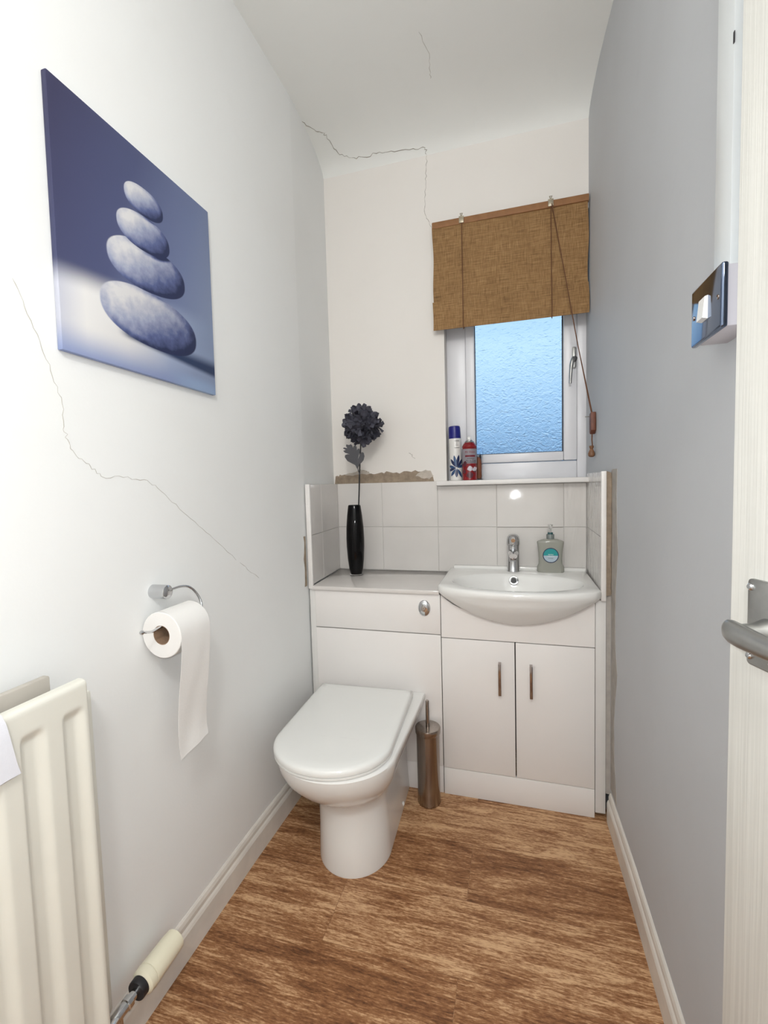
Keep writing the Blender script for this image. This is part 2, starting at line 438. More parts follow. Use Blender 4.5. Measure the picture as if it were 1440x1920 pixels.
def patch(outline, depth, name, mat, parent, axis='Y', a=None):
    """irregular patch a hair proud of the wall"""
    return MB().prism(outline, axis, a-depth, a+.002).build(name, mat, parent, smooth=False)
def rough_edge(pts, n, amp, seed):
    r = random.Random(seed); out = []
    for (x0, y0), (x1, y1) in zip(pts, pts[1:]):
        for k in range(n):
            t = k/n; out.append((x0+(x1-x0)*t+r.uniform(-amp, amp)*.4, y0+(y1-y0)*t+r.uniform(-amp, amp)))
    out.append(pts[-1]); return out
top = rough_edge([(-.893, 1.345), (-.86, 1.352), (-.79, 1.358), (-.765, 1.372), (-.73, 1.366), (-.70, 1.354), (-.67, 1.348), (-.62, 1.358), (-.55, 1.353), (-.47, 1.360), (-.42, 1.358), (-.40, 1.345), (-.385, 1.335)], 4, .005, 3)
patch([(-.899, 1.305)]+top+[(-.378, 1.305)], .0015, 'bare_plaster', 'plaster', wb, 'Y', YB)
t2 = rough_edge([(-.84, 1.352), (-.79, 1.362), (-.763, 1.375), (-.735, 1.371), (-.71, 1.36)], 4, .003, 5); l2 = rough_edge([(-.71, 1.35), (-.75, 1.352), (-.80, 1.345), (-.84, 1.349)], 3, .003, 6)
patch(t2+l2, .0022, 'bare_plaster', 'plaster_pale', wb, 'Y', YB)
patch(rough_edge([(-.47, 1.335), (-.43, 1.362), (-.395, 1.358), (-.38, 1.33), (-.40, 1.318), (-.44, 1.325), (-.468, 1.333)], 3, .004, 9), .0022, 'bare_plaster', 'plaster_pale', wb, 'Y', YB)
ribbon([(-.50, YB, 1.452), (-.485, YB, 1.435), (-.47, YB, 1.418)], .004, (0, -1, 0), 'scuff', 'crack_pale', wb)
# grey unpainted band where the right wall meets the unit
def wall_band(line, ys_lo, ys_hi, zs, name, mat, parent, sgn, seed):
    r = random.Random(seed); rings = []
    for k in range(len(zs)):
        ylo = ys_lo[k]+r.uniform(-.004, .004); yhi = ys_hi[k]
        rings.append([(xat(line, ylo)+sgn*.0012, ylo, zs[k]), (xat(line, yhi)+sgn*.0012, yhi, zs[k]), (xat(line, yhi)-sgn*.002, yhi, zs[k]), (xat(line, ylo)-sgn*.002, ylo, zs[k])])
    MB().loft(rings).build(name, mat, parent, smooth=False)
nz = 26
zs = [1.33-1.2*k/(nz-1) for k in range(nz)]
wall_band(RIGHT, [1.70+.05*abs(math.sin(k*.33+1.2))*min(1, .35+k/nz) for k in range(nz)], [1.795]*nz, zs, 'unpainted_plaster', 'stain', wr, -1, 11)
wall_band(RIGHT, [1.775-.004*math.sin(k*1.7) for k in range(12)], [1.797]*12, [1.325-.45*k/11 for k in range(12)], 'bare_plaster', 'plaster', wr, -1, 12)
wall_band(LEFT, [1.774+.004*math.sin(k*1.3) for k in range(10)], [1.79]*10, [1.08-.22*k/9 for k in range(10)], 'bare_plaster', 'plaster', wl, 1, 13)

# ------------------------------------------------------------------ tiled splashback
ts = empty('tiled_splashback', (0, 2.18, .86))
tag(ts, 'glossy white wall tiles around the worktop and basin', 'tiles')
def T(o): return at_root(o, (0, -2.18, -.86))
ZT = 1.306
joints = [-.884, -.644, -.361, -.082, .212, .3075]
bk = MB(); bw = MB()
for i, (x0, x1) in enumerate(zip(joints, joints[1:])):
    for z0, z1 in ((.862, 1.082), (1.082, ZT)):
        ztop = min(z1, 1.281) if x0 > -.4 else z1
        if i == 3 and z0 > 1:      # this tile was set leaning back a little
            bk.prism([(2.1738, z0+.0008), (2.1812, ztop-.0008), (2.189, ztop-.0008), (2.189, z0+.0008)], 'X', x0+.0008, x1-.0008, bev=.0016)
            continue
        (bw if i >= 4 else bk).box(x0+.0008, x1-.0008, 2.181, 2.189, z0+.0008, ztop-.0008, .0018)
T(bk.build('wall_tiles', 'tile', ts, smooth=False)); o = T(bw.build('wall_tiles', 'tile_wavy', ts, smooth=False)); o['label'] = 'rippled tiles in the right corner'
T(MB().box(-.884, -.362, 2.184, 2.1898, .862, ZT-.0015).box(-.362, .3075, 2.184, 2.1898, .862, 1.2805).build('grout', 'grout', ts, smooth=False))
def side_tiles(line, sgn, mat, off, ztop, lab):
    m = MB()
    for y0, y1 in ((1.806, 1.94), (1.94, 2.1805)):
        for z0, z1 in ((.864, 1.082), (1.082, ztop)):
            xs = lambda y: xat(line, y)+sgn*off(y)
            a, c = xs(y0), xs(y1)
            m.prism([(a, y0+.0006), (c, y1-.0006), (c-sgn*.02, y1-.0006), (a-sgn*.02, y0+.0006)], 'Z', z0+.0006, z1-.0006, bev=.0012)
    o = T(m.build('wall_tiles', mat, ts, smooth=False)); o['label'] = lab
side_tiles(LEFT, 1, 'tile', lambda y: .024-.002*(y-1.8)/.38, ZT, 'tiles on the left side wall')
side_tiles(RIGHT, -1, 'tile_wavy', lambda y: .034-.026*(y-1.8)/.38, 1.322, 'rippled tiles on the right side wall')
T(MB().box(-.878, -.857, 1.792, 1.806, .846, ZT+.001, .002).build('edge_trim', 'trim_white', ts))
T(MB().box(.302, .3195, 1.792, 1.806, .846, 1.324, .002).build('edge_trim', 'trim_white', ts))

pe = MB()
rr_ = random.Random(21)
poly_l = [(.3198, 1.324-.46*k/14) for k in range(15)]
poly_r = [(.3375+rr_.uniform(-.003, .002), 1.318-.45*k/14) for k in range(15)]
pe.prism(poly_l+list(reversed(poly_r)), 'Y', 1.7985, 1.85)
pe.build('bare_plaster', 'plaster', wr, smooth=False)
MB().prism([(.3222, .865), (.342, .865), (.342, .10), (.3222, .10)], 'Y', 1.806, 1.85).build('unpainted_plaster', 'stain', wr, smooth=False)

# ------------------------------------------------------------------ window
YF = 2.25
win = MB()
win.box(-.316, -.224, YF+.008, YF+.07, 1.283, 2.46, .004).box(.277, .330, YF+.008, YF+.07, 1.283, 2.46, .004)
win.box(-.224, .277, YF+.009, YF+.07, 1.283, 1.384, .004).box(-.224, .277, YF+.009, YF+.07, 2.40, 2.46, .004)
w1 = win.build('window_1', 'upvc'); struct(w1, 'white plastic window with obscured glass in the end wall', 'window')
sash = MB()
sash.box(-.224, -.181, YF, YF+.06, 1.386, 2.398, .006).box(.219, .277, YF, YF+.06, 1.386, 2.398, .006)
sash.box(-.181, .219, YF+.001, YF+.06, 1.386, 1.428, .006).box(-.181, .219, YF+.001, YF+.06, 2.345, 2.398, .006)
sa = sash.build('sash', 'upvc', w1)
g = MB()
for x0, x1, z0, z1 in ((-.181, -.178, 1.428, 2.345), (.2145, .219, 1.428, 2.345), (-.178, .2145, 1.428, 1.431)): g.box(x0, x1, YF+.014, YF+.03, z0, z1)
g.build('gasket', 'gasket', sa, smooth=False)
MB().box(-.181, .219, YF+.022, YF+.026, 1.427, 2.346).build('pane', 'pane', sa, smooth=False)
h = MB(); h.box(.2555, .2775-.004, YF-.012, YF+.001, 1.80, 1.895, .006)
h.tube([(.262, YF-.012, 1.842), (.258, YF-.034, 1.838), (.250, YF-.040, 1.82), (.246, YF-.040, 1.78), (.244, YF-.038, 1.727)], [.009, .009, .0085, .007, .006], smooth=2)
ha = h.build('window_handle', 'satin', sa)
MB().lathe([(.0, -.018), (.011, -.017), (.012, -.004), (.012, 0)], 'Y', 20, (.264, YF-.012, 1.838)).build('lock_button', 'black', ha)
sl = MB().box(-.358, .3165, 2.128, 2.2575, 1.2835, 1.3055, .004).build('window_sill', 'trim_white', w1)

# ------------------------------------------------------------------ blind
bl = empty('roller_blind', (-.02, 2.165, 2.49)); tag(bl, 'brown woven straw blind half lowered over the window', 'blind')
def B(o): return at_root(o, (.02, -2.165, -2.49))
bx0, bx1 = -.356, .3105
rings = []
zl = [2.472-.462*k/24 for k in range(25)]
def bsheet(yoff, z0, z1, x0, x1, seed, n=24, m=30):
    mb = MB(); fr = []; bkk = []
    for k in range(n+1):
        z = z0+(z1-z0)*k/n
        row = []
        for j in range(m+1):
            x = x0+(x1-x0)*j/m
            y = yoff+.0025*math.sin(x*7+seed)+.003*math.sin(z*9+seed*2)
            xx = x+(.0025*math.sin(z*22+seed) if j in (0, m) else 0)
            row.append((xx, y, z))
        ring = row+[(p[0], p[1]+.0025, p[2]) for p in reversed(row)]
        fr.append(ring)
    mb.loft(fr); return mb
fab = bsheet(2.158, 2.478, 2.125, bx0, bx1, .4)
B(fab.build('fabric', 'blind', bl))
fl2 = bsheet(2.1465, 2.137, 2.008, bx0-.004, bx1+.001, .4, 10)
B(fl2.build('folded_hem', 'blind', bl))
B(MB().tube([(bx0, 2.169, 2.030), (bx1+.004, 2.169, 2.030)], .011, 14).tube([(bx1-.002, 2.172, 2.085), (bx1+.0045, 2.172, 2.085)], .012).build('rolled_end', 'blind', bl))
B(MB().box(bx0-.002, bx1+.002, 2.150, 2.172, 2.470, 2.499, .003).build('headrail', 'headrail', bl))
for bxp in (-.222, .160):
    k = MB().box(bxp-.011, bxp+.011, 2.144, 2.151, 2.472, 2.501, .002).box(bxp-.011, bxp+.011, 2.144, 2.19, 2.499, 2.5015, .001)
    k.tube([(bxp, 2.1475, 2.50), (bxp-.005, 2.1475, 2.514), (bxp+.005, 2.1475, 2.514), (bxp, 2.1475, 2.50)], .0022, 8)
    B(k.build('bracket', 'bracket', bl))
    c = [(bxp+.001, 2.147, 2.475), (bxp+.001, 2.149, 2.40), (bxp+.002, 2.1475, 2.2), (bxp+.002, 2.139, 2.13), (bxp+.003, 2.139, 2.012), (bxp+.003, 2.148, 2.002), (bxp+.003, 2.170, 2.016)]
    B(MB().tube(c, .0019, 8).build('lift_cord', 'cord', bl))
for dx, dy in ((0, 0), (.004, .002)):
    B(MB().tube([(.164, 2.143+dy, 2.480), (.21, 2.122+dy, 2.19), (.26, 2.098+dy, 1.87), (.3105+dx, 2.064, 1.562-dx)], .0019, 8).build('pull_cord', 'cord', bl))
# the pulley block the cords run through, screwed to the right wall
xt = xat(RIGHT, 2.06)
cl = empty('cord_cleat', (xt, 2.06, 1.53)); tag(cl, 'dark red wooden cord block on the right wall beside the window', 'cord holder')
def K(o): return at_root(o, (-xt, -2.06, -1.53))
K(MB().prism([(2.036, 1.571), (2.076, 1.567), (2.078, 1.535), (2.074, 1.490), (2.058, 1.481), (2.034, 1.496)], 'X', xt-.021, xt-.0005, bev=.003).build('block', 'wood_toggle', cl))
K(MB().tube([(xt-.019, 2.066, 1.556), (xt-.038, 2.066, 1.556)], .0022, 8).build('screw', 'satin', cl))
K(MB().tube([(xt-.012, 2.058, 1.487), (xt-.013, 2.058, 1.46), (xt-.011, 2.058, 1.435)], .0026, 8).build('cord_tail', 'cord', cl))
K(MB().lathe([(.003, 1.435), (.009, 1.434), (.0085, 1.428), (.006, 1.421), (.010, 1.412), (.0135, 1.402), (.0125, 1.393), (.008, 1.388), (.002, 1.387)], 'Z', 24, (xt-.0145, 2.058, 0)).build('acorn', 'wood_acorn', cl))

# ------------------------------------------------------------------ things on the window sill
ZS = 1.3056
def on_can(cx, cy, r, phi0=0.0, lift=.0006):
    # flat x,y -> round the can, facing the room (-Y), phi0 turns it about Z
    def f(x, y, z):
        a = x/r+phi0; R = r+lift+z
        return (cx+R*math.sin(a), cy-R*math.cos(a), y)
    return f
def petal_poly(cx, cy, L, w, ang): return (cx, cy, L, w, ang)
def can_shape(mb, pet_, zc, fn):
    """a petal outline wrapped on the can as a thin raised print"""
    cx, cy, L, w, ang = pet_
    t = bmesh.new(); rows = []; nk, nj = 12, 6
    for k in range(nk+1):
        f = k/nk; hw = w*.5*max(.02, math.sin(PI*f**1.25))**.75
        row = []
        for j in range(nj+1):
            px, py = L*f, hw*(j/nj*2-1)
            row.append(t.verts.new(fn(cx+px*math.cos(ang)-py*math.sin(ang), zc+cy+px*math.sin(ang)+py*math.cos(ang), 0)))
        rows.append(row)
    for a, b_ in zip(rows, rows[1:]):
        for j in range(nj): t.faces.new((a[j], a[j+1], b_[j+1], b_[j]))
    bmesh.ops.recalc_face_normals(t, faces=list(t.faces))
    bmesh.ops.solidify(t, geom=list(t.faces), thickness=.0004)
    mb.merge(t)
# tall white can, navy cap, blue flower print
cx, cy, r = -.2695, 2.200, .0300
e = empty('aerosol_can', (cx, cy, ZS), rot=(0, math.radians(-1.6), 0)); tag(e, 'tall white aerosol can with navy cap and blue flower print', 'aerosol can')
MB().lathe([(.028, 0), (.0295, .002), (r, .006), (r, .196), (.029, .2005), (.0275, .202)], 'Z', 48).build('can_body', 'can_white', e)
MB().lathe([(.0286, .200), (.0288, .203), (.0278, .25), (.0262, .2585), (.022, .261), (.0, .2615)], 'Z', 48).build('cap', 'navy_cap', e)
fn = on_can(0, 0, r, .22)
pr = MB(); pn = MB()
for i, (a, L) in enumerate([(78, .060), (100, .058), (124, .050), (166, .044), (194, .046), (230, .046), (266, .042), (300, .052), (50, .054), (18, .04)]):
    can_shape(pr if i % 2 else pn, petal_poly(.003*math.cos(math.radians(a)), .003*math.sin(math.radians(a)), L, .0135, math.radians(a)), .060, fn)
pr.build('flower_print', 'print_blue', e, smooth=False); pn.build('flower_print', 'print_navy', e, smooth=False)
ft = on_can(0, 0, r, .42)
for tx, sz, z, mt in (('FRESH', .0085, .188, 'print_black'), ('air', .006, .178, 'print_black'), ('linen', .006, .169, 'print_black'), ('freshener', .0065, .156, 'print_black')):
    text_mesh(tx, sz, mt, 'lettering', e, lambda x, y, z_, zz=z: ft(x, y+zz, z_))
# shorter red can
cx, cy, r = -.2040, 2.172, .0335
e = empty('aerosol_can', (cx, cy, ZS)); tag(e, 'shorter red and silver aerosol can without its cap', 'aerosol can')
MB().lathe([(.031, 0), (.0335, .002), (.0337, .006), (r, .008), (r, .154), (.0345, .1555), (.0345, .159), (.033, .1605), (.0325, .163), (.027, .172), (.020, .178), (.019, .180)], 'Z', 48).build('can_body', 'can_red', e)
MB().lathe([(.0215, .176), (.0225, .180), (.020, .1825), (.0165, .183), (.0155, .187), (.012, .190)], 'Z', 36).build('valve_cup', 'satin', e)
MB().lathe([(.0155, .1835), (.0150, .188), (.0095, .191), (.0088, .202), (.0075, .204), (.0, .2045)], 'Z', 28).build('spray_nozzle', 'white_plastic', e)
fr_ = on_can(0, 0, r, .10)
lb = MB()
def wrap_rect(mb, x0, x1, z0, z1, fn, n=14):
    poly = [(x0+(x1-x0)*k/n, z0) for k in range(n+1)]+[(x1-(x1-x0)*k/n, z1) for k in range(n+1)]
    t = bmesh.new()
    lo = [t.verts.new(fn(x0+(x1-x0)*k/n, z0, 0)) for k in range(n+1)]; hi = [t.verts.new(fn(x0+(x1-x0)*k/n, z1, 0)) for k in range(n+1)]
    for k in range(n): t.faces.new((lo[k], lo[k+1], hi[k+1], hi[k]))
    ex = bmesh.ops.solidify(t, geom=list(t.faces), thickness=.0006)
    mb.merge(t)
wrap_rect(lb, -.060, .060, .078, .146, fr_)
lb.build('label_panel', 'can_grey', e)
f2 = on_can(0, 0, r, .14, .0012)
rb = MB(); wrap_rect(rb, -.022, .026, .1085, .1165, f2); rb.build('label_band', 'print_red', e)
text_mesh('Mr Sheen', .0125, 'print_red', 'lettering', e, lambda x, y, z_: f2(x+.002, y+.131, z_))
text_mesh('All In One', .0115, 'print_black', 'lettering', e, lambda x, y, z_: f2(x+.006, y+.0915, z_))
rl = MB(); wrap_rect(rl, -.022, .03, .0825, .0845, f2); wrap_rect(rl, -.014, .022, .1005, .1025, f2); rl.build('label_rule', 'print_black', e)
dk = MB(); pk = MB()
f3 = on_can(0, 0, r, .1, .0008)
for (x, z, L, w, a) in ((-.03, .062, .03, .02, 1.2), (-.018, .020, .036, .03, .2), (.012, .05, .026, .02, -.3), (-.036, .035, .02, .02, .6)):
    can_shape(dk, petal_poly(x, 0, L, w, a), z, f3)
for (x, z, L, w, a) in ((-.012, .05, .026, .024, .3), (.022, .062, .02, .03, -1.2)):
    can_shape(pk, petal_poly(x, 0, L, w, a), z, on_can(0, 0, r, .1, .0014))
dk.build('label_print', 'can_dark', e, smooth=False); pk.build('label_print', 'can_grey', e, smooth=False)
# clear beaker holding a ginger brown object, behind the red can
cx, cy = -.172, 2.219
e = empty('clear_beaker', (cx, cy, ZS)); tag(e, 'clear plastic beaker with a brown item inside, right of the red can', 'beaker')
MB().lathe([(.0245, 0), (.0255, .004), (.0275, .152), (.0265, .1525), (.0243, .006), (.0, .0055)], 'Z', 40).build('beaker_wall', 'clear', e)
e = empty('brown_figure', (cx+.006, cy-.002, ZS+.0062)); tag(e, 'small ginger brown item standing inside the clear beaker', 'ornament')
MB().lathe([(.012, 0), (.0145, .01), (.0135, .04), (.015, .072), (.013, .092), (.007, .102), (.0, .105)], 'Z', 24).build('figure_body', 'ginger', e)
MB().lathe([(.005, .096), (.0035, .108), (.0, .122)], 'Z', 12, (.008, 0, 0)).lathe([(.005, .096), (.0035, .106), (.0, .116)], 'Z', 12, (-.008, 0, 0)).build('figure_tip', 'black', e)

# ------------------------------------------------------------------ cabinets
FY = 1.799
wc = empty('toilet_cabinet', (-.574, FY, 0)); tag(wc, 'white cabinet boxing in the toilet cistern, left of the sink cabinet', 'cabinet')
def W(o): return at_root(o, (.574, -FY, 0))
def shell(x0, x1, yf, yb, t=.016):
    return [(x0, yf), (x0+t, yf), (x0+t, yb-t), (x1-t, yb-t), (x1-t, yf), (x1, yf), (x1, yb), (x0, yb)]
W(MB().prism(shell(-.851, -.297, FY+.02, 2.17), 'Z', .02, .842).build('carcass', 'cab_gap_shade', wc, smooth=False))
W(MB().box(-.851, -.2965, FY, FY+.018, .6775, .8425, .0012).build('upper_panel', 'cab', wc))
W(MB().box(-.851, -.2965, FY, FY+.018, .1185, .6735, .0012).build('lower_panel', 'cab', wc))
W(MB().box(-.851, -.2965, FY+.003, FY+.018, 0, .1165, .0012).build('plinth', 'cab', wc))
W(MB().box(-.8785, -.8525, FY+.004, FY+.022, 0, .846, .001).build('filler_strip', 'filler', wc))
fb = W(MB().lathe([(.0275, 0), (.0275, -.004), (.0255, -.0068), (.0215, -.0082), (.0208, -.0065)], 'Y', 40, (0, 0, 0), mtx=Matrix.Translation((-.362, FY, .785)) @ Matrix.Diagonal((.92, 1, 1.2, 1))).build('flush_surround', 'chrome', wc))
q = MB().lathe([(.0205, -.004), (.0205, -.0085), (.017, -.0105), (.008, -.0112), (.0, -.0108)], 'Y', 36, mtx=Matrix.Translation((-.362, FY, .785)) @ Matrix.Diagonal((.92, 1, 1.2, 1)))
o = q.build('flush_button', 'chrome', fb); o['label'] = 'chrome oval push button'
wt = MB().prism([(-.8565, FY-.013), (-.2985, FY-.013), (-.2985, 2.180), (-.881, 2.180)], 'Z', .8445, .8615, bev=.0025).build('worktop', 'worktop'); tag(wt, 'glossy white worktop over the toilet cabinet', 'worktop')

sk = empty('sink_cabinet', (-.006, FY, 0)); tag(sk, 'white two-door cabinet under the basin', 'cabinet')
def S(o): return at_root(o, (.006, -FY, 0))
S(MB().prism(shell(-.2935, .282, FY+.02, 2.17), 'Z', .02, .735).build('carcass', 'cab_gap_shade', sk, smooth=False))
hp = [(-.2935, .6675)]+[(.2825, .6675), (.2825, .8425)]
# header panel with the basin cut-out
cut = [(.2825-(.576)*k/24, 0+.8425-.085*max(0, 1-((.2825-.576*k/24+.005)/.277)**2)**.6) for k in range(1, 24)]
S(MB().prism([(-.2935, .6675), (.2825, .6675), (.2825, .8425)]+cut+[(-.2935, .8425)], 'Y', FY, FY+.018).build('header_panel', 'cab', sk, smooth=False))
for i, (x0, x1, hx) in enumerate(((-.2935, -.0065, -.0635), (-.0025, .2825, .0545))):
    d = S(MB().box(x0, x1, FY, FY+.018, .1155, .6635, .0012).build('door', 'cab', sk))
    hm = MB().box(hx-.0055, hx+.0055, FY-.026, FY-.018, .455, .583, .001)
    hm.box(hx-.0055, hx+.0055, FY-.02, FY+.0005, .572, .583, .001).box(hx-.0055, hx+.0055, FY-.02, FY+.0005, .455, .466, .001)
    S(hm.build('door_handle', 'chrome_dark', d))
S(MB().box(-.2935, .2825, FY+.0005, FY+.018, 0, .1130, .0012).build('plinth', 'cab', sk))
S(MB().box(.285, .3215, FY+.007, FY+.024, .018, .846, .001).build('filler_strip', 'filler', sk))

# ------------------------------------------------------------------ basin
bs = empty('wash_basin', (.006, 1.95, .885)); tag(bs, 'white ceramic basin with rounded front set into the sink cabinet', 'basin')
def Z(o): return at_root(o, (-.006, -1.95, -.885))
N = 96; BX = .0
def outline(sx, yf, z, yside=1.79, yback=2.176, hx=.302):
    """D shaped plan: straight back and sides, bowed front"""
    pts = []
    nb, ns, nf = 20, 14, 48
    w = hx*sx
    for k in range(nf):          # front, left to right
        t = -1+2*k/(nf-1); x = BX+w*t
        tt = min(1, abs(t))
        y = yf+(yside-yf)*(1-max(0, 1-tt**2.0)**.62)
        pts.append((x, y, z))
    for k in range(ns): pts.append((BX+w, yside+(yback-yside)*(k+1)/(ns+1), z))
    for k in range(nb): pts.append((BX+w-2*w*k/(nb-1), yback, z))
    for k in range(ns): pts.append((BX-w, yback-(yback-yside)*(k+1)/(ns+1), z))
    return pts
YR = 1.695
outer = []
for f in (1.0, .965, .90, .82, .72, .61, .49, .37, .25, .14, .05):
    outer.append(outline(max(.06, math.sqrt(1-f)*.985), 1.704+.082*f**1.5, .850-.112*f))
outer += [outline(.998, YR+.004, .856), outline(1.004, YR-.001, .866), outline(1.004, YR, .877), outline(.998, YR+.005, .8835), outline(.985, YR+.014, .886)]
# inner ellipse rings use the same number of points, matched by angle
def inner(rx, ry, z, cyy=1.905):
    base = outer[-1]; n = len(base); out = []
    cum = [0]
    for a, c in zip(base, base[1:]+base[:1]): cum.append(cum[-1]+math.hypot(c[0]-a[0], c[1]-a[1]))
    for i, p in enumerate(base):
        ang = math.atan2((p[1]-1.905)/.21, (p[0]-BX)/.30)
        ca, sa_ = math.cos(ang), math.sin(ang)
        y = cyy+ry*(sa_ if sa_ > 0 else sa_*1.0)
        out.append((BX+rx*ca, y, z))
    return out
rim = [inner(.262, .168, .886, 1.896), inner(.256, .162, .8835, 1.896), inner(.248, .155, .872, 1.897), inner(.236, .146, .85, 1.899), inner(.21, .128, .815, 1.905), inner(.165, .10, .785, 1.91), inner(.10, .06, .770, 1.915), inner(.02, .012, .766, 1.92)]
bm_ = MB(); bm_.loft(outer+rim, True, True)
bb = bm_.bm; bmesh.ops.remove_doubles(bb, verts=list(bb.verts), dist=1e-6)
Z(bm_.build('bowl', 'ceramic', bs, angle=60))
up = MB().box(-.285, .302, 2.150, 2.1795, .884, .899, .004)
Z(up.build('upstand', 'ceramic', bs))
Z(MB().lathe([(.0115, 0), (.0115, -.003), (.014, -.0055), (.019, -.005), (.0212, -.002), (.0212, .004)], 'Y', 36, mtx=Matrix.Translation((-.008, 2.045, .858)) @ Matrix.Rotation(math.radians(-24), 4, 'X')).build('overflow_ring', 'chrome', bs))
Z(MB().lathe([(.0, -.001), (.0118, -.001), (.0118, .004)], 'Y', 24, mtx=Matrix.Translation((-.008, 2.045, .858)) @ Matrix.Rotation(math.radians(-24), 4, 'X')).build('overflow_hole', 'black', bs))

# mixer tap
tp = empty('mixer_tap', (-.009, 2.122, .886)); tag(tp, 'chrome mixer tap standing at the back of the basin', 'tap')
MB().lathe([(.0295, 0), (.0295, .004), (.0275, .008), (.0265, .05), (.0268, .115), (.0275, .120)], 'Z', 40).build('body', 'chrome', tp)
sp_ = MB()
rings = []
for k, (y, z, w, hh) in enumerate([(0, .080, .024, .026), (-.03, .085, .0225, .020), (-.06, .088, .0205, .016), (-.088, .086, .019, .013), (-.10, .083, .0175, .011)]):
    rings.append([(w*math.cos(2*PI*i/28), y, z+hh*math.sin(2*PI*i/28)) for i in range(28)])
sp_.loft(rings); sp_.build('spout', 'chrome', tp)
MB().lathe([(.0125, .066), (.013, .076), (.012, .080)], 'Z', 24, (0, -.088, 0)).build('aerator', 'chrome_dark', tp)
lv = MB().lathe([(.0285, .121), (.0296, .128), (.029, .145), (.026, .158), (.019, .1665), (.009, .170), (.0, .1705)], 'Z', 40)
lv.tube([(0, -.015, .150), (0, -.045, .152), (0, -.075, .149)], [.013, .011, .009], 14)
lv.build('lever', 'chrome', tp)

# soap bottle
so = empty('soap_bottle', (.150, 2.118, .8862)); tag(so, 'clear grey pump soap bottle with round teal label on the basin', 'soap dispenser')
prf = [(.054, 0), (.0575, .004), (.0575, .022), (.054, .030), (.050, .038), (.0495, .060), (.0505, .085), (.0535, .112), (.0565, .132), (.0565, .137), (.052, .1405), (.030, .148), (.015, .150)]
rings = []
for w, z in prf:
    d = .020 if z < .14 else .020*(w/.056)**.5
    d = min(d, w)
    rings.append([(w*math.copysign(abs(math.cos(a))**.75, math.cos(a)), d*math.copysign(abs(math.sin(a))**.75, math.sin(a)), z) for a in [2*PI*(i+.5)/40 for i in range(40)]])
MB().loft(rings).build('bottle_body', 'soap', so)
MB().lathe([(.0165, .149), (.0165, .168), (.0155, .170)], 'Z', 28).build('collar', 'pump_grey', so)
MB().lathe([(.0115, .168), (.0115, .176), (.0105, .178)], 'Z', 24).build('cap', 'pump_teal', so)
pm = MB().lathe([(.0045, .176), (.0045, .196), (.0085, .198), (.0105, .213), (.0, .2145)], 'Z', 24); pm.tube([(0, 0, .207), (0, -.02, .208), (0, -.034, .204)], .0055, 12)
pm.build('pump', 'pump_clear', so)
lz = .078
ring_ = MB().lathe([(.031, 0), (.0335, -.0006), (.0335, .001), (.031, .001)], 'Y', 48, (0, -.0208, lz)); 
def disc(mb, r, y, z0, zlo, zhi, n=40):
    pts = []
    for k in range(n+1):
        zz = zlo+(zhi-zlo)*k/n; pts.append((math.sqrt(max(0, r*r-zz*zz)), zz))
    poly = [(x, z0+z) for x, z in pts]+[(-x, z0+z) for x, z in reversed(pts)]
    t = bmesh.new(); vs = [t.verts.new((x, y, z)) for x, z in poly]; vb = [t.verts.new((x, y+.0008, z)) for x, z in poly]
    bmesh.ops.remove_doubles(t, verts=list(t.verts), dist=1e-7)
    t.verts.ensure_lookup_table()
    fr = sorted([v for v in t.verts if abs(v.co.y-y) < 1e-5], key=lambda v: math.atan2(v.co.z-z0-(zlo+zhi)/2, v.co.x))
    t.faces.new(fr); mb.merge(t)
lab = MB(); lab.lathe([(.0, -.0002), (.0335, -.0002), (.0335, .001)], 'Y', 48, (0, -.0206, lz)); lab_o = lab.build('label_disc', 'print_navy', so)
m_ = MB(); disc(m_, .030, -.0212, lz, -.0295, -.001); m_.build('label_lower', 'print_pale', lab_o, smooth=False)
m_ = MB(); disc(m_, .030, -.0212, lz, -.001, .0295); m_.build('label_upper', 'print_teal', lab_o, smooth=False)
flat = lambda zz, y: (lambda x, yy, z_: (x, y-z_, yy+zz))
text_mesh('carex', .010, 'print_white', 'lettering', lab_o, flat(lz+.004, -.0216))
text_mesh('antibacterial', .0058, 'print_white', 'lettering', lab_o, flat(lz-.0045, -.0216))
text_mesh('handwash', .0052, 'print_black', 'lettering', lab_o, flat(lz-.0125, -.0216))

# ------------------------------------------------------------------ vase and flower
vs = empty('black_vase', (-.743, 2.043, .8616)); tag(vs, 'tall slim black glass vase on the worktop', 'vase')
MB().lathe([(.0275, .007), (.034, .035), (.0395, .08), (.043, .14), (.0435, .18), (.0415, .235), (.0365, .290), (.0305, .335), (.0285, .340), (.0272, .338), (.0345, .29), (.040, .20), (.038, .09), (.028, .02), (.0, .018)], 'Z', 48).build('vase_body', 'blackglass', vs)
MB().lathe([(.0305, 0), (.032, .002), (.031, .0072), (.0, .0072)], 'Z', 40).build('glass_base', 'clearglass', vs)
fw = empty('artificial_flower', (-.738, 2.043, .90)); tag(fw, 'black artificial chrysanthemum with one leaf in the black vase', 'flower')
def G(o): return at_root(o, (.738, -2.043, -.90))
fc = Vector((-.688, 2.045, 1.578))
G(MB().tube([(-.748, 2.043, .89), (-.730, 2.043, 1.10), (-.7175, 2.042, 1.23), (-.711, 2.042, 1.36), (-.702, 2.043, 1.48), (-.692, 2.045, 1.56)], .0034, 10, smooth=2).build('stem', 'stem', fw))
pet = MB(); rr = random.Random(4)
NP = 170
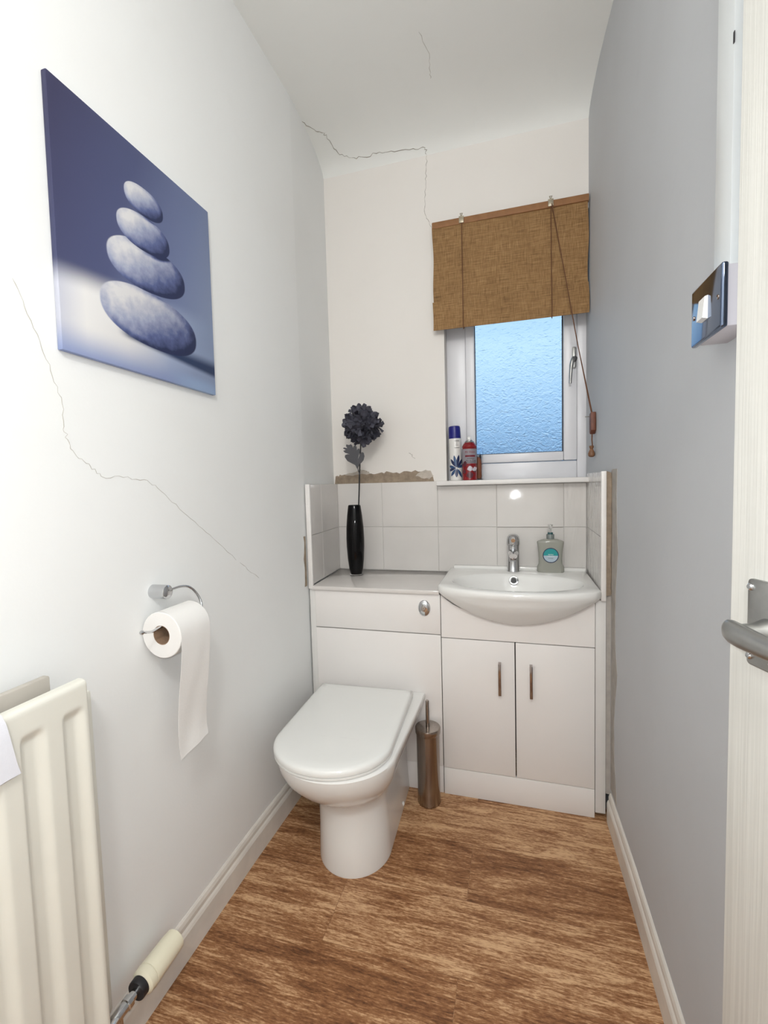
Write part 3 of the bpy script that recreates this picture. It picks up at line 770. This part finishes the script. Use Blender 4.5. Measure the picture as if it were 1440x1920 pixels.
def petal(mb, c, d, L, w, roll):
    d = d.normalized(); s_ = d.orthogonal().normalized(); s_ = Matrix.Rotation(roll, 3, d) @ s_; n = d.cross(s_)
    t = bmesh.new(); rows = []
    for k in range(6):
        f = k/5; ww = w*(.30, .55, .80, 1.0, .98, .58)[k]
        row = []
        for j in range(5):
            g_ = j/4*2-1
            p = c+d*(L*f)+s_*(ww*g_)+n*(w*.35*g_*g_*(.3+f)+.50*L*f**2.6)-d*(.011*g_*g_*(k == 5)+.003*g_*g_*(k == 4))
            row.append(t.verts.new(p))
        rows.append(row)
    for a, bq in zip(rows, rows[1:]):
        for j in range(4): t.faces.new((a[j], a[j+1], bq[j+1], bq[j]))
    bmesh.ops.solidify(t, geom=list(t.faces), thickness=.0008)
    mb.merge(t)
for i in range(NP):
    zz = 1-2*(i+.5)/NP; a = i*2.39996; rad = math.sqrt(1-zz*zz)
    d = Vector((rad*math.cos(a)+rr.uniform(-.14, .14), (rad*math.sin(a))+rr.uniform(-.14, .14), zz*.92+rr.uniform(-.14, .14)))
    gap = d.normalized().dot(Vector((.42, -.35, .84)).normalized())
    if gap > .965: continue
    L = rr.uniform(.072, .086)
    petal(pet, fc+d.normalized()*.010, d, L, rr.uniform(.014, .0185), rr.uniform(0, 6.28))
for i in range(40):
    d = Vector((rr.uniform(-1, 1), -1.0+rr.uniform(-.3, .5), rr.uniform(-1, 1)))
    petal(pet, fc+d.normalized()*.01, d, rr.uniform(.05, .075), rr.uniform(.009, .013), rr.uniform(0, 6.28))
G(pet.build('bloom', 'petal', fw))
lp = [(-.718, 1.375), (-.726, 1.392), (-.745, 1.402), (-.765, 1.413), (-.778, 1.432), (-.776, 1.442), (-.762, 1.446), (-.752, 1.444), (-.775, 1.452), (-.785, 1.462), (-.772, 1.466), (-.786, 1.474), (-.780, 1.478), (-.764, 1.474), (-.770, 1.484), (-.768, 1.492), (-.755, 1.488), (-.745, 1.492), (-.738, 1.484), (-.736, 1.474), (-.730, 1.484), (-.722, 1.486), (-.716, 1.476), (-.716, 1.462), (-.708, 1.470), (-.702, 1.466), (-.703, 1.450), (-.710, 1.430), (-.712, 1.418), (-.706, 1.432), (-.698, 1.446), (-.690, 1.452), (-.682, 1.448), (-.679, 1.432), (-.684, 1.414), (-.695, 1.402), (-.706, 1.394), (-.712, 1.380)]
lf = MB().prism(lp, 'Y', 2.028, 2.0292)
lf.tube([(-.7085, 2.042, 1.345), (-.714, 2.034, 1.365), (-.716, 2.0286, 1.385), (-.722, 2.0284, 1.42)], .002, 8)
G(lf.build('leaf', 'leaf', fw, smooth=False))

# ------------------------------------------------------------------ toilet
to = empty('toilet', (-.594, 1.789, 0), math.radians(2.2)); tag(to, 'white back-to-wall toilet with closed lid', 'toilet')
def dring(a, yf, z, yc=None, yr=0.0, ar=None, dx=0.0, p=.5, nfr=56, nsd=10, nrr=14):
    """plan ring in toilet space: x across, y from the wall (0) towards -y"""
    ar = a if ar is None else ar; yc = yf+.19 if yc is None else yc
    pts = []
    for k in range(nfr+1):
        t = PI*k/nfr
        x = -a*math.cos(t); y = yc-(yc-yf)*abs(math.sin(t))**(2*p)
        pts.append((x+dx, y, z))
    for k in range(1, nsd):
        f = k/nsd; pts.append((a+(ar-a)*f+dx, yc+(yr-yc)*f, z))
    for k in range(nrr+1): pts.append((ar-2*ar*k/nrr+dx, yr, z))
    for k in range(1, nsd):
        f = 1-k/nsd; pts.append((-(a+(ar-a)*f)+dx, yc+(yr-yc)*f, z))
    return pts
pan = [dring(.128, -.478, 0, -.34, dx=.022), dring(.129, -.480, .01, -.34, dx=.022), dring(.124, -.470, .12, -.34, dx=.020), dring(.122, -.466, .20, -.34, dx=.016, ar=.126), dring(.126, -.470, .235, -.345, dx=.012, ar=.132),
       dring(.137, -.490, .255, -.36, dx=.008, ar=.142), dring(.155, -.525, .280, -.38, dx=.004, ar=.158), dring(.174, -.560, .310, -.41, ar=.180), dring(.189, -.590, .345, -.43, ar=.203), dring(.198, -.610, .380, -.44, ar=.220), dring(.201, -.618, .408, -.445, ar=.228), dring(.201, -.620, .420, -.445, ar=.228), dring(.196, -.614, .4245, -.445, ar=.223)]
MB().loft(pan).build('pan', 'ceramic', to, angle=50)
def lring(k, z, dx=-.012): return dring(.2*k, -.620+.2*(1-k), z, -.445, yr=-.055-.05*(1-k)*2, ar=.198*k, dx=dx)
MB().loft([lring(.985, .4262), lring(1.0, .428), lring(1.0, .4335), lring(.99, .4345)]).build('seat', 'lid', to, angle=50)
MB().loft([lring(.985, .4355), lring(1.003, .4375), lring(1.006, .445), lring(.998, .4515), lring(.975, .4565), lring(.93, .4595), lring(.80, .4615), lring(.5, .4625), lring(.1, .463)]).build('lid', 'lid', to, angle=50)
for sx in (-.12, .10): MB().lathe([(.0115, -.022), (.0115, .022)], 'X', 20, (sx, -.040, .436)).build('hinge', 'chrome', to)
MB().lathe([(.0085, 0), (.008, .004), (.004, .007), (.0, .0075)], 'X', 18, (.1475, -.125, .022)).build('bolt_cap', 'white_plastic', to)
# ------------------------------------------------------------------ toilet brush
tb = empty('toilet_brush', (-.347, 1.7385, 0)); tag(tb, 'brushed steel toilet brush in tall cylinder holder on the floor', 'toilet brush')
MB().lathe([(.046, 0), (.0475, .004), (.0465, .012), (.0455, .03), (.0465, .282), (.0475, .297)], 'Z', 48).build('holder', 'steel', tb)
MB().lathe([(.0478, .290), (.0505, .294), (.0510, .312), (.0495, .3155), (.045, .3162), (.0, .3165)], 'Z', 48).build('lid', 'steel', tb)
MB().lathe([(.008, .316), (.0075, .322), (.0072, .420), (.0055, .4245), (.0, .425)], 'Z', 20).build('handle', 'steel', tb)

# ------------------------------------------------------------------ toilet roll and holder
def smooth01(x): x = max(0, min(1, x)); return x*x*(3-2*x)
xr = -.8335
rh = empty('toilet_roll_holder', (-.893, .925, 1.041)); tag(rh, 'chrome toilet roll holder with bent wire arm on the left wall', 'toilet roll holder')
def H(o): return at_root(o, (.893, -.925, -1.041))
H(MB().lathe([(.018, -.894), (.018, -.852), (.0172, -.848), (.0145, -.846), (.0, -.8455)], 'X', 36, (0, .930, 1.041)).build('wall_mount', 'chrome', rh))
arm = [(-.862, .942, 1.040), (-.862, .965, 1.041), (-.861, .992, 1.042), (-.858, 1.018, 1.036), (-.852, 1.036, 1.018), (-.845, 1.044, .996), (-.838, 1.042, .980), (xr, 1.034, .9685), (xr, 1.012, .966), (xr, .95, .966), (xr, .885, .966), (xr, .872, .965), (xr, .858, .963), (xr, .846, .9655), (xr, .828, .971)]
am = MB().tube(arm, .0032, 12, smooth=2); am.lathe([(.0, -.0055), (.004, -.004), (.0055, 0), (.004, .004), (.0, .0055)], 'Y', 16, (xr, .827, .971))
H(am.build('wire_arm', 'chrome', rh))
tr = empty('toilet_roll', (xr, .885, .945)); tag(tr, 'white toilet roll with a long loose end hanging down', 'toilet roll')
Ry, RL = .0575, .108
MB().lathe([(.0242, 0), (.056, 0), (Ry, .0015), (Ry, RL-.0015), (.056, RL), (.0242, RL), (.0242, 0)], 'Y', 64, cap=False).build('paper', 'paper', tr)
MB().lathe([(.0225, .0005), (.0241, .0005), (.0241, RL-.0005), (.0225, RL-.0005), (.0225, .0005)], 'Y', 48, cap=False).build('cardboard_core', 'card', tr)
sh = MB(); rings = []
ns = 34
for k in range(ns+1):
    f = k/ns
    if f < .2:
        a = math.radians(95-95*f/.2); X = (Ry+.0012)*math.cos(a); Zz = (Ry+.0012)*math.sin(a)
    else:
        g_ = (f-.2)/.8; X = Ry+.0012-.026*smooth01(g_*1.1)+.006*g_**8; Zz = -.305*g_
    row = []
    for j in range(9):
        yy = .001+(RL-.002)*j/8
        slant = (.012*(j/8-.5) if f > .97 else 0)
        row.append((X+.0012*math.sin(j*1.1+f*9)*f, yy-.003*f, Zz+slant))
    rings.append(row+[(p[0]-.0007, p[1], p[2]) for p in reversed(row)])
sh.loft(rings); sh.build('loose_end', 'paper', tr)

# ------------------------------------------------------------------ radiator
ra = empty('radiator', (-.893, .25, .15)); tag(ra, 'cream ribbed panel radiator on the left wall', 'radiator')
def D(o): return at_root(o, (.893, -.25, -.15))
XP = -.800; y0, y1, z0, z1 = -.12, .656, .155, .938
def flute(y):
    p = .0745; t = (y-(.602-10*p)) % p
    if t < .009: return t/.009
    if t < .028: return 1
    if t < .047: return 1-(t-.028)/.019
    return 0
def smooth01(x): x = max(0, min(1, x)); return x*x*(3-2*x)
ysamp = []
y = y0+.004
while y < y1-.004: ysamp.append(y); y += .0031
ysamp = [y0, y0+.001, y0+.0025]+ysamp+[y1-.004, y1-.002, y1-.0008, y1]
zsamp = [z0, z0+.002, z0+.006]+[z0+.02+k*.006 for k in range(8)]+[.23+.05*k for k in range(12)]+[.83+.0045*k for k in range(16)]+[.91, .925, z1-.008, z1-.004, z1-.0015, z1]
t = bmesh.new(); grid = []
for z in zsamp:
    row = []
    kz = smooth01((z-(z0+.03))/.03)*smooth01((.893-z)/.020)
    ez = min(1, min(z-z0, z1-z)/.008); ez = 1-math.sqrt(max(0, 1-(1-ez)**2)) if ez < 1 else 0
    for yy in ysamp:
        ey = min(1, min(yy-y0, y1-yy)/.004); ey = 1-math.sqrt(max(0, 1-(1-ey)**2)) if ey < 1 else 0
        yl = yy
        x = XP-.011*smooth01(flute(yl))*kz*(1 if yl < y1-.012 else 0)-.009*ez-.004*ey
        row.append(t.verts.new((x, yy, z)))
    grid.append(row)
for a, c in zip(grid, grid[1:]):
    for j in range(len(ysamp)-1): t.faces.new((a[j], a[j+1], c[j+1], c[j]))
be = [e_ for e_ in t.edges if e_.is_boundary]
ex = bmesh.ops.extrude_edge_only(t, edges=be)
for v in [g_ for g_ in ex['geom'] if isinstance(g_, bmesh.types.BMVert)]: v.co.x = XP-.022
bmesh.ops.contextual_create(t, geom=[e_ for e_ in t.edges if e_.is_boundary])
bmesh.ops.recalc_face_normals(t, faces=list(t.faces))
m_ = MB(); m_.merge(t); D(m_.build('front_panel', 'rad', ra, angle=70))
D(MB().box(-.879, -.862, y0, .715, .155, .884, .006).build('rear_panel', 'rad', ra))
D(MB().box(-.858, -.842, .02, .617, .80, .958, .004).build('top_grille', 'rad_dark', ra))
for cz in (.22, .80): D(MB().box(-.863, -.820, .57, .61, cz-.025, cz+.025, .004).build('connector', 'rad_dark', ra))
D(MB().box(-.8925, -.8785, .25, .29, .3, .85).build('wall_bracket', 'rad_dark', ra))
# thermostatic valve
vx, vz = -.838, .162
tv = D(MB().lathe([(.0, .690), (.010, .690), (.0115, .693), (.0115, .722), (.0135, .724), (.0135, .735), (.010, .737), (.010, .757)], 'Y', 28, (vx, 0, vz)).build('valve', 'chrome', ra))
D(MB().lathe([(.0215, .752), (.0225, .755), (.0225, .768), (.012, .772)], 'Y', 30, (vx, 0, vz)).build('valve_collar', 'black', tv))
D(MB().lathe([(.012, .767), (.0235, .767), (.0285, .772), (.0295, .786), (.0285, .7885)], 'Y', 40, (vx, 0, vz)).build('valve_ring', 'cream', tv))
D(MB().lathe([(.0275, .789), (.029, .790), (.0275, .86), (.0262, .875), (.020, .880), (.0, .881)], 'Y', 40, (vx, 0, vz)).build('valve_head', 'cream', tv))
D(MB().tube([(vx, .705, vz), (vx, .705, .002)], .0085, 16).tube([(vx, .705, vz), (vx+.01, .66, vz+.004), (vx+.012, .60, vz+.004)], .0095, 16).build('pipe', 'chrome', tv))

# cloth over the near part of the radiator
ct = MB(); rings = []
path = [(-.842, .925), (-.842, .9615), (-.836, .967), (-.826, .962), (-.815, .951), (-.804, .949), (-.7955, .945), (-.7925, .930), (-.7915, .905), (-.7910, .880), (-.7905, .855), (-.790, .838)]
for k, (x, z) in enumerate(path):
    row = []
    f = k/(len(path)-1)
    yend = .500+.020*max(0, (f-.55)/.45)
    for j in range(15):
        yy = .20+(yend-.20)*j/14
        row.append((x+.0016*math.sin(yy*60+k*.5)*f+.0012, yy, z+.0015*math.sin(yy*43)-(.006*(1-j/14) if f > .9 else 0)))
    rings.append(row+[(p[0]-.0012, p[1], p[2]-.0006) for p in reversed(row)])
ct.loft(rings); o = ct.build('cloth', 'cloth'); tag(o, 'white cloth hanging over the top of the radiator', 'cloth')

# ------------------------------------------------------------------ canvas print
CW, CH, CD = .490, .545, .014
cp = empty('canvas_print', (-.892, .717, 1.590), rot=(0, math.radians(.6), math.radians(90)))
tag(cp, 'blue toned canvas print of four stacked pebbles on the left wall', 'picture')
M['canvas'] = canvasmat(CW, CH)
cb = MB().box(0, CW, -CD, 0, 0, CH, .0025); cb.build('canvas', 'canvas', cp)

# ------------------------------------------------------------------ light switch and trunking on the right wall
XW = .345
sw = empty('light_switch', (XW, .853, 1.5645)); tag(sw, 'chrome rocker light switch on a white surface box, right wall', 'light switch')
def Q(o): return at_root(o, (-XW, -.853, -1.5645))
Q(MB().box(.303, XW+.002, .800, .906, 1.5195, 1.6095, .003).build('back_box', 'pattress', sw))
Q(MB().box(.294, .3035, .7935, .9125, 1.5175, 1.6115, .0035, seg=3).build('face_plate', 'plate', sw))
Q(MB().prism([(.2942, 1.582), (.2895, 1.5805), (.2865, 1.548), (.2942, 1.546)], 'Y', .842, .866).build('rocker', 'white_plastic', sw, smooth=False))
for yy in (.803+.002, .901): Q(MB().lathe([(.0, -.0012), (.0035, -.001), (.0038, .0005)], 'X', 16, (.294, yy, 1.5645)).build('screw', 'chrome_dark', sw))
tk = MB().box(.327, XW+.001, .854, .915, 1.6125, 2.912, .0015).build('cable_trunking', 'trunk'); tag(tk, 'white cable trunking running down the right wall to the switch', 'trunking')
MB().box(.3262, .3275, .852, .8565, 1.955, 1.972, .0006).build('scuff', 'print_black', tk)

# ------------------------------------------------------------------ door, open at the right
ang = math.radians(17.8)
dd = Vector((math.sin(ang), -math.cos(ang), 0)); nn = Vector((-math.cos(ang), -math.sin(ang), 0))
dm = Matrix(((dd.x, -nn.x, 0, .292), (dd.y, -nn.y, 0, .74), (0, 0, 1, 0), (0, 0, 0, 1)))   # local x along leaf, y into the leaf
dr = MB().box(0, .78, 0, .04, .008, 2.2, .002).build('door_1', 'door'); dr.matrix_world = dm
struct(dr, 'white wood-grained door standing open at the right edge', 'door')
def plate_poly(x0, x1, z0, z1, r=.006, n=5):
    out = []
    for cx_, cz_, a0 in ((x1-r, z1-r, 0), (x0+r, z1-r, 90), (x0+r, z0+r, 180), (x1-r, z0+r, 270)):
        for k in range(n+1):
            a = math.radians(a0+90*k/n); out.append((cx_+r*math.cos(a), cz_+r*math.sin(a)))
    return out
hp_ = MB().prism(plate_poly(.0345, .079, 1.0455, 1.1615), 'Y', -.005, .0005, bev=.0012).build('handle_plate', 'satin', dr)
for xx, zz in ((.0395, 1.1505), (.0395, 1.0575), (.074, 1.1505), (.074, 1.0575)):
    MB().lathe([(.0, -.0085), (.003, -.0082), (.0048, -.0065), (.0052, -.0045)], 'Y', 20, (xx, 0, zz)).build('screw', 'chrome', hp_)
lv = MB(); rings = []
for k, (x, zc, hh, ww) in enumerate([(.0455, 1.0985, .002, .002), (.047, 1.0985, .009, .006), (.051, 1.0980, .0135, .009), (.058, 1.0970, .0155, .0105), (.072, 1.0955, .0155, .011), (.10, 1.094, .0145, .0105), (.14, 1.093, .0125, .0095), (.16, 1.093, .010, .008), (.166, 1.093, .003, .003)]):
    rings.append([(x, -.044+ww*math.cos(2*PI*i/28), zc+hh*math.sin(2*PI*i/28)) for i in range(28)])
lv.loft(rings); lv.lathe([(.016, -.005), (.0145, -.010), (.0115, -.020), (.0105, -.042)], 'Y', 28, (.0655, 0, 1.0985))
lv.build('lever', 'satin', hp_)

# ------------------------------------------------------------------ light
def area(name, loc, size, power, col, rot=(0, 0, 0), shape='DISK'):
    L = bpy.data.lights.new(name, 'AREA'); L.shape = shape; L.size = size; L.energy = power; L.color = col
    o = bpy.data.objects.new(name, L); C.objects.link(o); o.location = loc; o.rotation_euler = rot; return o
lp_ = bpy.data.lights.new('hall_fill_light', 'POINT'); lp_.energy = 33; lp_.shadow_soft_size = .12; lp_.color = (1.0, .985, .96)  # unseen fill light added in the hall to brighten walls and ceiling
o = bpy.data.objects.new('hall_fill_light', lp_); C.objects.link(o); o.location = (.10, -.55, 2.45)
P = bpy.data.lights.new('phone_flash', 'POINT'); P.energy = 10.5; P.shadow_soft_size = .010; P.color = (.955, .98, 1.0)
o = bpy.data.objects.new('phone_flash', P); C.objects.link(o); o.location = (-.01, .012, 1.325)

w = bpy.data.worlds.new('sky'); bpy.context.scene.world = w; w.use_nodes = True
nt = w.node_tree; bgn = nt.nodes['Background']
tc = nt.nodes.new('ShaderNodeTexCoord'); sx = nt.nodes.new('ShaderNodeSeparateXYZ'); rp = nt.nodes.new('ShaderNodeValToRGB')
nt.links.new(tc.outputs['Generated'], sx.inputs[0]); nt.links.new(sx.outputs[2], rp.inputs[0]); nt.links.new(rp.outputs[0], bgn.inputs[0])
el = rp.color_ramp.elements
el[0].position = 0.0; el[0].color = lin(84, 118, 150)
el[1].position = 1.0; el[1].color = lin(205, 232, 255)
for p_, c_ in ((.04, lin(100, 142, 182)), (.12, lin(138, 182, 222)), (.26, lin(186, 222, 250))):
    e_ = el.new(p_); e_.color = c_
bgn.inputs[1].default_value = .78

# ------------------------------------------------------------------ camera
cam = bpy.data.cameras.new('camera'); co = bpy.data.objects.new('camera', cam); C.objects.link(co)
yaw, pitch, roll, fpx = 0.2833380, 0.0625546, -0.0276180, 845.0
f_ = Vector((-math.sin(yaw)*math.cos(pitch), math.cos(yaw)*math.cos(pitch), -math.sin(pitch)))
r0 = Vector((math.cos(yaw), math.sin(yaw), 0)); u0 = r0.cross(f_)
R_ = r0*math.cos(roll)+u0*math.sin(roll); U_ = R_.cross(f_)
co.matrix_world = Matrix(((R_.x, U_.x, -f_.x, 0), (R_.y, U_.y, -f_.y, 0), (R_.z, U_.z, -f_.z, 1.3), (0, 0, 0, 1)))
cam.sensor_fit = 'HORIZONTAL'; cam.sensor_width = 36; cam.lens = 36*fpx/1440; cam.clip_start = .01
sc = bpy.context.scene; sc.camera = co
sc.view_settings.view_transform = 'Standard'; sc.view_settings.look = 'None'; sc.view_settings.gamma = 1; sc.view_settings.use_curve_mapping = False
sc.view_settings.exposure = 0.62
